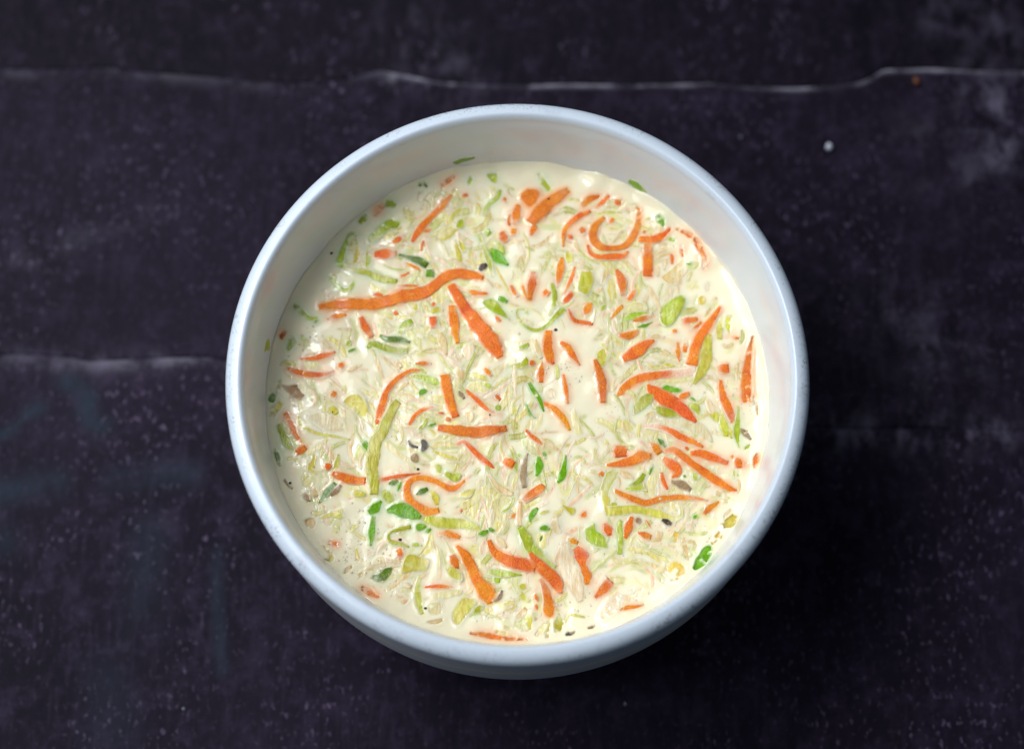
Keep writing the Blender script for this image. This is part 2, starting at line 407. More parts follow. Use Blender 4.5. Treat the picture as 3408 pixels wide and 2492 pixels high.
PIECES = """c|.6|A1310,1145 1430,1140 1555,1135|60,105,60|stubby thick carrot block with cut ends
c|.3|A1310,730 1360,660 1400,600|30,55,40|
c|.3|A1510,1020 1580,985 1640,940|35,65,30|
c|.2|A1820,1100 1835,1050 1850,1000|20,36,25|
c|.15|A1600,1220 1720,1270 1840,1330|30,42,35|
c|.2|A1600,1390 1645,1375 1690,1350|25,36,25|
c|.35|A1530,1490 1680,1490 1820,1490|12,28,14|thin flat carrot sliver
c|.65|B70,1010 150,880 290,720 420,590 500,500|30,70,62,75,35|long ragged diagonal carrot shred
c|.35|B200,890 240,882 280,860|35,62,40|
c|.8|B1240,500 1330,420 1490,440 1490,500 1400,630 1350,650|P|broad triangular carrot slice
c|.9|B1365,800 1500,650 1640,530 1790,440|95,130,120,70|broadest orange carrot baton
c|.7|B1240,600 1215,710 1200,820|45,82,60|
c|.25|B1150,700 1140,765 1140,830|30,52,45|
c|.5|B1190,870 1185,910 1180,950|50,62,50|
c|.6|B1420,830 1400,880 1375,940|60,65,30|
c|.3|B1055,900 1080,965 1105,1020|60,92,60|
c|.15|B560,300 470,360 390,410|20,44,28|
c|.3|B600,505 640,498 680,490|25,42,30|
c|.3|B1085,520 1095,548 1105,575|25,40,25|
c|.2|B190,1000 180,1055 170,1110|20,36,25|
c|1|E700,235 900,210 1150,210 1400,190 1600,130 1850,80 B320,1490 430,1400 560,1355 720,1370 855,1405|50,95,100,105,112,112,95,100,92,82,40|longest carrot ribbon, grainy and gently waved
c|.95|B495,1480 F620,200 760,400 900,560 980,680 1040,790|80,100,122,150,150,60|broad carrot strip slanting down from the longest ribbon
c|.45|F660,55 760,80 900,95|20,50,25|
c|.7|F510,220 530,400 570,640|80,92,30|tapering carrot shred with a rough top
c|.5|F300,350 300,410 300,480|80,75,40|
c|.3|F290,230 305,210 320,190|30,40,25|
c|.7|B1405,1340 1390,1480 1365,1640|62,85,50|
c|.5|B1520,1550 1550,1570 1580,1590|50,75,55|
c|.4|B1720,1180 1700,1330 1665,1510|45,90,35|
c|.2|B1860,1290 1820,1420 1740,1600|30,46,35|
c|.2|F1160,0 1190,70 1240,130|30,50,35|
c|.3|F1290,0 1300,60 1350,150 1400,160|25,36,36,25|small hooked carrot thread
c|.25|G190,80 130,150 80,220|50,74,45|
c|.45|G140,260 200,370 310,400 410,420|28,46,46,40|
c|.3|G380,190 350,260 310,330|55,95,40|
c|.6|C80,1060 85,920 130,830 250,730 380,670|22,40,50,62,40|slender carrot shred bent like a sickle
c|.6|C290,610 380,530 480,500|55,72,30|
c|.3|C430,640 520,560 590,500|40,52,30|
c|.75|C530,740 430,840 410,960 480,1060 620,1080 760,1050 860,930 910,780 900,630|35,70,80,72,55,65,70,65,38|carrot shred curled into a wide U
c|.5|C350,1040 390,1140 480,1180 620,1170 740,1160 790,1110|35,58,60,70,60,30|carrot shred cupped under the U-shaped curl
c|.8|C910,985 1050,985 1150,950 1260,870|58,75,70,22|carrot shred with one thin upturned tip
c|.85|C1012,1040 1015,1200 1005,1390|88,92,88|straight square-cut carrot stick
c|.5|C650,570 682,575 715,580|50,72,50|
c|.3|C590,810 610,780 630,750|30,52,35|
c|.2|C960,905 985,902 1015,900|36,50,36|
c|.3|C1265,1120 1280,1180 1280,1250|30,42,28|
c|.2|C1380,1050 1388,1110 1395,1170|22,36,26|
c|.35|C1330,870 1480,960 1580,1080 1640,1200 1630,1320|20,36,56,56,36|pinkish carrot arc hugging the liquid edge
c|.25|C270,860 300,895 320,930|55,82,60|
c|.25|C130,930 160,950 190,970|35,52,35|
c|.55|C660,1310 720,1430 740,1600|36,90,60|
c|.3|G870,30 840,100 790,170|40,62,40|
c|.4|G740,220 680,280 600,370|36,54,18|
c|.5|G850,390 950,370 1080,320|25,60,70|carrot shred lying along a green leaf
c|.6|G700,545 790,555 880,520 900,490|36,72,60,25|
c|.9|G740,810 880,730 990,650 1080,605|55,112,80,22|deep orange carrot wedge with a pointed tip
c|.3|G1390,390 1460,385 1560,370|70,84,50|
c|.2|G1480,490 1560,440 1600,400|25,42,34|
c|.4|G1285,500 1307,500 1330,500|30,42,30|
c|.25|G1345,620 1345,740 1365,860|26,56,26|
c|.4|G1420,640 1420,685 1420,730|40,56,34|
c|.95|G1810,240 1700,400 1600,550 1530,700 1495,880|34,62,82,92,95|bright smooth carrot stick bending downward
c|.5|G680,1230 760,1120 900,1030 1150,980 1350,960 1550,930|56,85,85,86,90,80|long cream-flecked carrot arch
c|.65|G1780,920 1840,915 1900,910|84,86,84|
c|.5|G1810,1040 1830,1180 1880,1320 1960,1500|32,85,100,78|reddish carrot stick pointing up
c|.6|H1175,80 1140,250 1115,420 1105,600 1110,790|18,55,88,112,96|long tapering carrot wedge
c|.85|G430,820 480,950 515,1100 520,1290|32,75,76,50|
c|.5|G85,980 110,1140 130,1300|20,46,28|
c|.6|G50,630 130,680 190,780 265,880|38,65,60,18|
c|.8|F1570,500 1565,680 1590,800 1625,865|62,90,90,34|
c|.3|F1385,830 1392,860 1400,890|45,62,45|
c|.6|F1500,840 1490,950 1490,1060|22,60,48|
c|.6|F1510,1280 1640,1360 1740,1470 1810,1590|34,66,66,28|
c|.45|F870,920 910,960 950,1000|30,48,28|
c|.35|F660,1150 780,1250 880,1350 980,1400|34,56,50,18|
c|.85|F430,985 460,1150 500,1300 550,1450|88,90,86,64|pale orange carrot stick dusted with cream
c|.95|J360,75 550,105 750,130 900,120 1110,85|56,85,100,98,50|smooth carrot stick lying level, slightly bowed
c|.4|F110,860 200,858 290,860|16,48,16|
c|.4|E1330,1520 1400,1300 1440,1170 1550,1030 1700,940 1830,930|54,80,62,52,46,22|pale carrot shred sweeping in a quarter circle
c|.15|F20,1580 90,1450 170,1380 290,1340 380,1330|36,54,54,46,30|
c|.5|F445,1460 470,1472 495,1485|28,42,28|
c|.35|F350,1395 385,1400 420,1405|14,26,14|
c|.45|E790,370 880,340 1000,320|44,72,26|
c|.7|E1160,350 1210,460 1280,570|44,72,54|
c|.25|E1280,110 1340,100 1400,120|22,44,26|
c|.4|E500,800 620,800 760,770 880,730|22,48,62,24|
c|.2|E340,900 460,950 620,980 780,970 880,930|36,70,76,60,34|reddish carrot shred sagging half sunk
c|.45|E935,860 950,880 970,905|50,72,50|
c|.25|E880,1170 855,1215 830,1260|50,74,50|
c|.55|E330,1400 390,1520 430,1600 I440,140 510,250|58,56,50,44,24|dark red carrot sliver
c|.8|I450,350 500,330 555,290|52,72,50|
c|.6|I802,475 800,510 795,550|44,62,40|
c|.8|I850,580 950,620 1080,655 1215,665|46,80,86,72|
c|.5|I1370,650 1550,620 1810,575|34,46,12|
c|.7|J650,660 560,730 480,740 380,690 260,640 130,630 40,680 15,780 60,890 170,960 280,1000 370,980|18,50,60,52,52,56,60,62,80,90,90,50|carrot shred looped back on itself like a hook
c|.45|J560,260 640,230 720,300 820,400 900,460 990,540|40,54,60,60,56,26|
c|.7|J1080,440 1135,465 1190,495|62,84,72|
c|.3|J1310,90 1400,180 1520,270|26,52,46|
c|.6|J1300,880 1400,800 1520,710|60,92,70|
c|.3|J1110,1070 1170,1030 1215,1000 1212,1080|P|
c|.6|J350,1240 470,1240 600,1280|36,82,34|
c|.95|N70,220 170,340 240,480 300,600 400,740 430,850|26,92,100,104,152,50|thick carrot strip widening to a spade end
c|.65|M1665,325 1700,400 1725,475|60,95,34|
c|.8|N420,160 480,280 620,370 780,420 935,450|36,82,104,122,108|carrot strip tucked under a crossing strip
c|.9|N870,300 980,430 1100,550 1180,650 1215,740|36,92,112,100,26|carrot strip crossing over its neighbour
c|.5|N990,580 1040,680 1070,800 1080,920 1120,1000|56,82,104,134,40|broken carrot slice split by cream
c|.35|N925,750 945,790 965,830|28,46,30|
c|.3|N940,860 945,890 950,920|18,30,20|
c|.7|N1370,240 1430,310 1440,430 1480,540 1500,640|70,140,84,130,54|lumpy carrot piece beside the pale stalk
c|.5|N1590,780 1680,690 1765,600|36,100,112|
c|.5|N1800,875 1880,895 2000,890 2120,870|32,56,40,18|
c|.35|N220,1180 400,1200 600,1235 850,1250|22,60,46,20|carrot shred lying under the near rim
c|.5|M1075,255 1095,310 1095,370|56,62,24|
c|.7|K715,275 715,335 720,398|112,138,128|square carrot block
c|.9|K560,490 700,470 850,430 940,390 1050,385|22,62,92,102,56|carrot shred shaped like a leaping fish
c|.12|K470,600 515,590 560,580|56,84,56|
c|.7|K1035,240 1095,295 1145,360|22,82,60|
c|.7|K1180,340 1280,325 1390,385 1490,470 1630,560 1760,650 L1080,245 1165,268|56,80,76,72,86,86,62,18|long grainy carrot ribbon running out to the wall
c|.7|K1180,410 1260,470 1330,520 1340,580 1280,620|50,100,100,60,18|
c|.3|K970,60 1120,60 1250,110 1380,180 1520,240 1620,290|46,80,72,82,72,36|pale pink carrot strip coated with cream
c|.35|K1420,290 1440,305 1460,320|24,42,24|
c|.7|H490,1360 600,1350 720,1390 900,1460|52,72,76,46|
c|.85|H985,1420 1025,1455 1030,1510|56,82,60|
c|.25|H1060,1490 1085,1482 1110,1465|20,36,18|
c|.3|H930,1380 945,1387 962,1392|28,42,28|
c|.5|H1305,1380 1270,1440 1215,1500|24,62,26|
c|.3|H1350,1400 1340,1480 1330,1550|10,22,12|
c|.6|K1160,570 1180,650 1230,750|30,46,22|
c|.7|K650,770 780,830 900,880 1000,900 1150,860 1330,840 1500,850 1670,880|34,56,62,62,62,56,46,12|long thin wavy carrot ribbon
c|.5|K1620,1030 1690,960 1790,890|44,62,26|
c|.25|K240,1065 290,1010 330,970 350,1060|P|
c|.5|K540,1130 570,1190 590,1260|48,86,46|
c|.85|K835,1060 800,1180 760,1290|34,76,26|
c|.5|K900,1230 980,1260 1050,1280|26,72,60|
c|.1|K990,1090 1020,1135 1050,1180|12,22,12|
c|1|G1010,1090 1060,1150 1200,1240 1330,1310 1450,1420 1540,1500|16,90,132,112,80,26|rough carrot wedge resting across green leaves
c|.7|G1360,1230 1410,1210 1470,1190|40,62,46|
c|.2|F990,350 1015,370 1045,395|32,52,36|
c|.25|H940,60 980,80 1020,90|20,36,24|
c|.12|F970,1180 1010,1215 1045,1255|36,62,44|
c|.2|E1515,290 1540,305 1565,325|32,52,34|
c|.15|E240,590 280,555 325,515|30,52,36|
c|.12|M310,180 370,190 430,200|36,60,36|
c|.12|M640,690 760,730 880,780|40,62,44|
c|.2|M1370,670 1500,660 1700,670|24,42,26|
c|.15|J580,975 605,980 625,990|34,52,36|
c|.12|N1270,130 1340,160 1400,185|50,84,56|
g|.4|A1400,580 1480,590 1540,615|36,82,56|
g|.3|A1140,800 1185,765 1215,725|40,76,36|
g|.7|A1250,990 1330,930 1400,870 1500,800 1575,825|46,90,92,112,62|lumpy bright green cabbage fold
g|.4|A1150,950 1060,930 1000,1030 960,1130 930,1230 965,1285|26,42,50,60,82,40|green cabbage strand curved like a bracket
g|.55|A960,1280 1100,1320 1250,1360 1400,1420 1560,1450|46,60,54,72,48|
y|.2|A1100,1000 1120,1130 1080,1260|26,60,26|
g|.25|A1230,1060 1240,1200 1220,1300|26,52,26|
d|.65|A1580,1150 1680,1180 1780,1210 1890,1270|26,50,72,68|dark olive leaf strip
h|.7|A1912,1315 1915,1350 1915,1390|64,78,70|
g|.25|A800,1380 880,1460 960,1540 1040,1530 1080,1440|36,46,46,42,36|pale green V-shaped cabbage strand
h|.4|A530,1405 500,1500 450,1580|36,38,16|
g|.3|A432,1590 420,1625 408,1660|16,26,12|
d|.4|A1795,378 1845,390 1895,412|36,56,36|
h|.5|B530,150 620,110 760,80|44,46,24|green leaf scrap stuck to the far wall
g|.35|B348,255 358,290 372,325|40,62,36|
g|.3|B690,385 705,350 722,305|28,46,26|
g|.4|B880,270 1020,250 1010,380 960,370|P|olive green triangular cabbage scrap
g|.45|B1040,440 1010,520 920,590 860,680 840,720|36,42,42,60,26|
g|.3|B1465,255 1520,350 1590,440|26,62,56|yellow-green leaf sliver beside the broadest carrot
g|.5|B855,865 890,893 925,925|50,74,46|
h|.85|B920,1095 1000,1170 1130,1260|56,112,22|bright green pointed leaf
g|.45|B985,1000 1050,1080 1075,1145|44,72,34|
y|.45|B1780,1110 1800,1180 1822,1260|52,84,50|
g|.35|B780,840 830,980 880,1120 930,1260 950,1400|34,46,52,52,34|long pale green cabbage thread
y|.35|B540,980 580,1130 610,1280|26,62,34|
y|.25|B600,990 625,1060 645,1130|34,56,30|
s|.75|B815,1315 850,1280 890,1255|36,62,34|dark brown seed husk
y|.4|C270,1310 400,1310 430,1450 340,1630 220,1560|P|yellow-green cabbage chunk
g|.6|F820,170 950,130 1060,240 1170,400 1050,340 880,250|P|broad green cabbage leaf
h|.5|F1020,140 1070,155 1118,180|34,56,30|
g|.55|F1610,-20 1640,150 1590,330|36,56,58|upright olive cabbage strip
g|.4|F1345,325 1320,270 1240,260 1230,330 1300,430 1420,490 1540,450 1640,350 1740,250|16,28,30,30,30,36,36,42,66|thin cabbage thread looped like a cup
y|.25|F90,230 120,240 155,232|60,92,56|
y|.45|F270,310 350,270 430,280|30,66,50|
g|.4|F1250,695 1305,675 1358,650|26,52,34|
g|.45|F1140,890 1260,880 1350,830|34,62,82|
h|.6|F1340,1040 1420,1170 1480,1270 1520,1380|34,48,44,14|thin dark green stem
h|.55|F130,1160 190,1130 270,1150 140,1230|P|
g|.5|F90,990 220,1020 340,1080 330,1130|24,70,80,36|
g|.7|F960,1340 1030,1290 1052,1380 1000,1385|P|
h|.45|F240,1552 285,1535 332,1518|14,32,14|
g|.45|F160,1620 150,1580 200,1540 240,1450|22,30,32,22|
y|.25|F680,950 780,990 920,1040|40,72,30|
g|.15|F850,1080 910,1105 960,1130|30,62,34|
g|.3|E430,230 520,300 590,360 690,360|42,52,48,46|green cabbage strand bent like an elbow
h|.15|E640,412 665,398 692,378|20,38,22|
g|.35|E100,700 130,650 165,590|32,62,36|
g|.5|E360,720 380,640 440,600|30,92,66|
g|.35|E490,555 525,580 562,605|22,38,22|
g|.45|E1580,540 1640,440 1740,390|56,72,54|
d|.65|E1370,550 1450,590 1600,600 1700,630|24,50,58,24|dark green strip above a brighter one
g|.75|E1230,690 1280,640 1400,680 1520,710 1680,720|24,50,60,66,56|bright green arched cabbage strip
g|.35|E1010,655 1025,632 1045,605|30,52,32|
h|.45|E1018,728 1055,710 1095,692|14,28,14|
y|.35|E270,860 350,850 460,860|34,62,44|
h|.45|E160,1285 180,1250 205,1205|40,72,50|
y|.35|E130,1450 200,1380 280,1290|60,86,56|
g|.65|E262,1530 300,1620 I330,200 380,280 440,320|44,70,82,74,30|bright green curved leaf near the wall
p|.25|E480,1420 600,1400 760,1400 940,1450 1250,1450 1270,1560 1000,1600 760,1620|P|large pale translucent cabbage sheet
y|.5|E480,1430 500,1530 570,1580 700,1630 I800,160 900,175 1040,205|20,26,28,26,24,20,10|thin olive thread rimming the pale sheet
y|.35|E930,1330 960,1230 1050,1180 1150,1190 1220,1270 1260,1400 1240,1480 1000,1480|P|rounded yellow cabbage slice
y|.35|E810,1410 850,1365 890,1420|70,92,60|
m|.55|E230,1070 340,1110 450,1075 600,1090 590,1180 500,1270 420,1250 330,1170|P|tan mushroom wedge
d|.5|I180,335 200,430 205,525|36,56,24|
y|.9|E1570,1270 1520,1340 1450,1480 1400,1600 I1330,230 1300,400 1285,550 1310,700 1310,815|64,82,84,104,112,112,100,92,70|longest yellow-green cabbage ribbon
h|.6|I1165,215 1210,260 1245,315|44,76,40|
d|.7|I700,905 780,800 880,690|22,60,46|dark green stem lying on a grey scrap
m|.4|I830,820 890,775 945,715|36,62,34|
h|.8|I1385,885 1320,960 1250,1015|26,92,48|
h|.75|I1305,1050 1280,1230 1270,1375|46,62,14|slender dark green leaf hanging down
h|.95|I1450,990 1560,970 1690,1010 1820,1065|36,112,122,34|largest glossy green herb leaf
h|.8|J95,1190 110,1130 210,1130 250,1170 150,1220|P|crinkled bright green leaf scrap
h|.5|J215,1228 245,1210 280,1190|20,42,20|
d|.6|I1470,695 1520,680 1572,655|24,52,34|
h|.5|I1565,775 1580,725 1602,675|12,30,14|
d|.7|J118,812 180,780 242,748|16,56,34|small dark leaf inside the carrot hook
g|.6|I1710,1170 1600,1190 1500,1220 1460,1280 1490,1330 1580,1350 1690,1385|46,42,26,26,36,46,20|thin green strand curved like a C
g|.4|I1720,1362 1775,1362 1832,1372|20,36,18|
y|.4|I660,350 640,450 620,530 690,570|18,56,86,40|
y|.5|I1070,770 1090,750 1230,800 1210,840 1070,855|P|
y|.4|I680,1090 690,1040 850,1010 970,960 970,1090 900,1080 840,1040 740,1080|P|olive yellow bow-shaped cabbage scrap
t|.5|I500,1110 640,1060 680,1100 640,1200 510,1220|P|rough tan onion scrap near the wall
y|.3|I990,1160 1130,1130 1140,1170 1040,1240|P|
t|.35|I830,250 840,380 880,430|20,44,26|
y|.4|I920,370 900,470 870,550|34,54,32|
t|.35|I1205,365 1150,430 1165,540|22,32,20|
y|.5|I1110,1405 1125,1475 1142,1545|14,32,14|
g|.2|I1400,770 1470,850 1520,910|70,122,60|
g|.45|J280,460 400,480 390,590 350,560|P|
g|.8|J410,590 440,550 520,590 620,580 620,650 530,670|P|bright green saddle-shaped leaf scrap
y|.35|J305,335 450,390 605,432|26,46,12|
g|.5|J1165,305 1200,450 1240,625|34,44,12|
g|.4|J1225,365 1255,385 1285,405|20,34,14|
m|.65|J1345,360 1300,500 1290,620 1310,735|10,50,62,44|brown pointed onion-skin sliver
h|.8|J1460,395 1470,500 1440,605|32,78,22|plump upright green leaf
h|.5|J1518,345 1526,378 1534,415|22,42,22|
h|.85|J1762,375 1740,520 1720,620 1670,680|10,54,66,22|tall bright green blade-like leaf
y|.25|J1350,720 1500,610 1680,560|30,52,36|
y|.5|J285,765 330,850 345,925|52,78,36|yellow kernel-like scrap inside the carrot hook
y|.35|J570,820 680,800 772,738|30,82,12|
t|.6|J905,585 1000,710 1120,790 1190,800|22,52,62,24|tan curved onion sliver
g|.3|J1192,808 1170,900 1120,970 1030,1010|20,26,26,16|
y|.5|J205,1070 400,1120 600,1130 760,1170 835,1225|100,112,102,72,20|broad fibrous yellow cabbage ribbon
h|.7|J797,1243 850,1238 905,1215|16,52,28|
h|.75|J900,1160 990,1200 970,1235 905,1215|P|
t|.35|J935,1238 1040,1310 1115,1395|30,52,30|
t|.65|J1262,890 1255,1030 1250,1160|34,46,44|
g|.7|N765,10 830,130 890,250 980,310 1060,400 1160,450|62,100,112,74,54,34|long light green cabbage ribbon hanging downward
h|.75|J1455,962 1390,1030 1368,1115|24,62,18|
h|.5|J1478,1188 1530,1180 1585,1195|32,58,34|
d|.5|J1512,1235 1495,1280 1475,1325|22,42,18|
y|.35|J1475,1032 1520,1010 1575,998|14,32,16|
y|.35|J1690,910 1800,960 1870,950 1890,990 1830,1060|P|
p|.3|J1645,1055 1640,1160 1700,1250|46,84,60|
o|.75|N1240,190 1260,350 1320,520 1390,680 1430,830|90,178,190,150,46|large pale fibrous onion stalk
t|.6|N1440,640 1460,715 1478,795|16,32,12|
g|.6|N405,500 520,510 640,530 780,540|50,82,52,10|green teardrop cabbage scrap with a long tail
g|.55|N460,590 500,590 545,595|46,64,56|
y|.7|M1180,290 1440,360 1400,500 1240,500 1110,530 1120,400|P|squarish yellow-green cabbage chunk
y|.5|M1540,380 1640,330 1720,480 1790,530 1790,620 1650,570 1600,480|P|
d|.8|M795,555 880,570 960,500 1005,465|46,82,70,16|folded dark green herb leaf
y|.4|M1320,540 1290,650 1300,820 1345,965|44,62,72,44|tall pale yellow cabbage strip
p|.35|M1400,730 1800,690 1780,760 1420,830|P|pale slab of cabbage rib
p|.35|M1400,850 1530,830 1560,980 1410,970|P|
y|.5|N20,1080 0,960 130,760 300,790 290,850 150,1000 80,1110|P|pale torn cabbage leaf near the rim
g|.5|N185,1012 260,930 300,850 390,860 330,960|P|
t|.4|M1595,235 1760,430 1850,590 1890,690 1835,745|16,34,36,36,30|long tan wiry strand
t|.65|M1390,1060 1480,1055 1562,1028|16,42,26|
t|.5|M1125,635 1170,650 1222,675|34,52,32|
t|.4|M1120,850 1145,825 1182,798|30,50,30|
m|.55|N478,825 540,780 566,705|24,44,20|
t|.5|N578,922 660,890 714,826|10,28,12|
y|.45|N740,640 860,635 830,700 750,700|P|
y|.3|N750,715 800,775 875,832|44,66,46|
t|.35|N832,900 770,970 698,1052|40,64,40|
y|.35|N868,898 860,1020 868,1142|46,92,56|
y|.45|N1190,955 1190,1060 1180,1165|28,104,62|yellow diamond-shaped cabbage scrap
t|.25|N905,1160 1000,1190 1105,1212|30,62,36|
s|.65|N1265,1195 1315,1180 1368,1168|22,44,20|dark seed floating close to the near rim
m|.35|N1508,1122 1550,1110 1592,1094|18,36,18|
y|.35|N1320,968 1400,985 1482,1000|26,28,14|
o|.4|N1610,1030 1680,900 1780,740 1930,600 2040,490 2112,530 2080,660 2050,790 1900,880 1780,980 1680,1060|P|large pale translucent onion petal
g|.5|K290,1180 430,1110 420,1200 540,1260 590,1420 470,1400 320,1330|P|wide yellow-green cabbage flap with a sharp edge
g|.45|K715,1090 700,1200 712,1300 700,1465|36,72,52,60|
y|.5|K520,750 550,850 560,950 590,1030|34,82,60,72|
y|.65|K570,1000 700,990 850,970 1000,990 1150,1030 1280,1070 1370,1050 1380,980 1350,910|86,92,82,82,82,62,36,30,24|long cabbage ribbon ending in a wiry hook
g|.45|K600,925 640,935 685,945|36,62,30|
g|.6|K972,585 920,660 805,722|34,58,16|
g|.45|K770,752 870,740 1000,715|22,62,84|
h|.4|K1072,475 1050,540 1028,592|12,28,12|
y|.3|K935,765 990,778 1045,795|22,44,20|
t|.45|K690,555 780,600 862,642|22,62,16|
m|.7|K1275,670 1380,700 1482,762|36,84,44|grey-tan mushroom sliver
g|.45|K1500,570 1600,590 1580,640 1520,680 1490,620|P|
t|.4|K1590,720 1660,680 1730,710 1660,750|P|
t|.35|K1735,790 1770,795 1805,815|44,68,40|
y|.35|L1005,345 1080,352 1155,378|14,26,12|
y|.6|L1000,655 1090,620 1145,555|72,104,76|yellow-green bean-shaped cabbage piece
q|.4|L880,862 930,800 952,725|24,44,56|
q|.3|L950,785 1000,800 1045,800|30,28,12|
h|.9|L708,1155 770,1040 845,925 872,890|40,112,92,24|plump bright green leaf against the right wall
h|.4|L675,573 698,562 724,545|12,32,14|
g|.4|L1130,55 1133,98 1136,142|22,26,22|
g|.3|L1180,80 1183,105 1186,135|18,24,18|
t|.35|L352,720 290,850 238,945|30,54,26|
q|.3|L500,725 485,780 468,835|50,86,60|
t|.4|L560,740 600,900 642,1055|36,56,14|
t|.35|L600,830 690,835 725,905|30,42,30|
q|.35|L400,1060 500,1040 600,1090 600,1190 520,1270 400,1280 390,1170|P|soft yellow cabbage heart chunk
m|.45|K885,1075 910,1098 935,1125|46,76,40|
s|.6|K1168,1088 1220,1112 1272,1132|30,60,40|
g|.75|G1120,260 1300,130 1400,90 1440,150 1380,290 1270,440 1200,470 1140,400|P|largest olive green cabbage leaf
t|.3|C1130,1400 1250,1330 1420,1160 1380,1480 1250,1500|P|thin tan onion skin
g|.55|G680,410 800,300 960,290 1060,300 900,370|P|green leaf wedge under a carrot shred
h|.5|G878,466 980,440 1062,408|12,36,14|thin dark green blade
h|.8|G1150,1140 1190,1080 1270,1110 1330,1120 1410,1150 1380,1180 1230,1170|P|ragged dark green herb leaf
h|.4|G1468,1218 1505,1245 1545,1275|12,22,10|
g|.7|G990,1180 1090,1170 1060,1290 960,1370 840,1440 840,1300|P|
g|.65|G1070,1350 1200,1390 1380,1420|30,104,56|
g|.55|G1470,1315 1540,1350 1592,1462|50,84,14|
y|.45|G1835,335 1800,450 1800,595|40,62,52|
y|.7|G1690,540 1660,680 1650,820 1600,950 1520,1080|56,112,114,92,30|broad yellow-green cabbage ribbon beside the bright carrot stick
y|.35|G1900,335 1890,430 1912,535|44,64,26|
t|.35|G1722,215 1680,280 1638,352|24,34,12|
q|.65|G1560,130 1620,100 1660,150 1640,210 1560,210|P|small pale yellow cube
t|.45|G1735,125 1748,142 1765,160|36,62,36|
t|.45|G1028,572 1110,555 1202,572|10,42,16|
y|.4|G1148,892 1220,870 1305,888|18,38,18|
y|.3|G470,615 560,680 664,785|36,52,22|
y|.35|G440,720 560,650 580,820 520,920 460,880|P|
t|.45|G1150,710 1195,735 1255,762|36,66,46|
p|.3|H650,715 720,850 800,930|44,84,56|
y|.6|H828,925 860,1050 882,1165|44,82,44|
y|.4|H660,875 760,940 835,1005|50,92,50|
g|.65|H1015,835 1010,1000 1000,1130 1030,1285|22,60,62,14|upright olive cabbage strip near the wall
m|.5|H1038,1085 1100,1130 1155,1195|40,72,34|
y|.35|H918,1055 928,1115 942,1185|28,44,20|
g|.35|H1142,1262 1110,1290 1078,1312|20,38,18|
t|.3|H1220,800 1228,865 1230,935|16,28,14|
t|.3|H1040,275 1010,440 990,605|12,24,14|
o|.35|H110,930 300,980 500,1030 660,1130 730,1225|60,122,124,92,30|glassy pale cabbage rib
t|.35|H0,955 60,920 132,900|40,72,40|
d|.6|K1118,196 1160,240 1205,292|14,52,24|
h|.4|H408,1588 424,1600 442,1606|14,28,14|
h|.4|D443,575 470,600 497,575|12,28,12|tiny green crescent
h|.6|C1110,735 1150,780 1182,835|44,84,36|
g|.4|C1238,968 1270,978 1312,988|30,54,28|
h|.5|C795,335 890,385 992,470|44,60,36|green leaf scrap stuck to the back wall
t|.4|C785,835 710,920 615,1035|26,38,16|
t|.3|C600,1220 560,1330 500,1500|44,62,36|
t|.4|C1080,1150 1180,1090 1305,1058|22,38,20|
t|.4|C1080,1205 1200,1140 1305,1118|22,38,20|
t|.45|C1212,1195 1202,1250 1188,1315|22,44,20|
t|.3|C1130,1275 1125,1330 1118,1392|22,42,20|
t|.3|C240,965 220,1040 262,1125|24,42,22|
y|.3|C445,702 580,680 745,688|14,28,12|
t|.3|C455,1570 490,1528 525,1480|14,36,16|
g|.25|G495,275 520,245 548,215|22,44,22|
y|.3|B620,628 520,720 468,835|28,44,22|
g|.3|B540,870 580,760 640,740 660,820 620,880|P|
t|.3|B1370,1060 1480,1040 1600,930 1642,898|22,42,36,14|
t|.25|B1210,1290 1260,1200 1305,1115|30,52,28|
t|.3|B640,1200 730,1240 802,1302|14,32,16|
t|.6|F378,525 410,620 452,765|46,92,22|tan oval onion scrap
t|.5|F530,905 590,960 632,1035|60,92,60|
o|.6|F610,700 660,640 770,650 760,750 700,860 640,780|P|white glossy onion cube
t|.35|F620,1400 740,1380 750,1480 720,1515|P|
m|.35|F580,1165 610,1200 645,1245|24,52,28|
h|.12|F1320,1290 1360,1400 1440,1470|22,44,30|
y|.45|F1200,1310 1200,1450 1222,1575|42,54,16|
y|.35|F1660,875 1668,945 1672,1028|26,38,30|
t|.45|F1405,585 1460,720 1502,805|40,58,46|
o|.35|F1540,1140 1600,1110 1660,1170 1640,1240 1570,1250 1530,1200|P|
t|.35|E660,555 750,620 855,705|24,38,16|
t|.3|E860,482 980,478 1085,480|12,22,12|
t|.35|E1000,945 1080,920 1192,858|22,34,10|
t|.35|E1310,735 1350,870 1412,1025|24,42,16|
t|.3|E1530,1180 1640,1090 1702,1058|18,32,16|
t|.35|E1535,845 1570,870 1605,905|36,56,32|
k|.8|J150,220 190,195 240,230 270,290 200,340 160,350 180,270|P|dark grey mushroom scrap
k|.6|J30,215 60,270 140,295|16,30,18|
m|.7|J40,390 110,350 155,380 150,450 110,470 40,450|P|brown mushroom cube
t|.5|I600,735 640,770 672,838|46,82,40|
m|.55|I545,798 565,840 595,895|36,66,34|
m|.4|I300,665 360,710 420,757|8,16,8|
t|.3|M445,535 505,490 565,445|26,44,24|
t|.55|M645,545 750,490 824,428|34,54,20|
y|.2|M130,240 230,350 340,450|32,104,50|"""

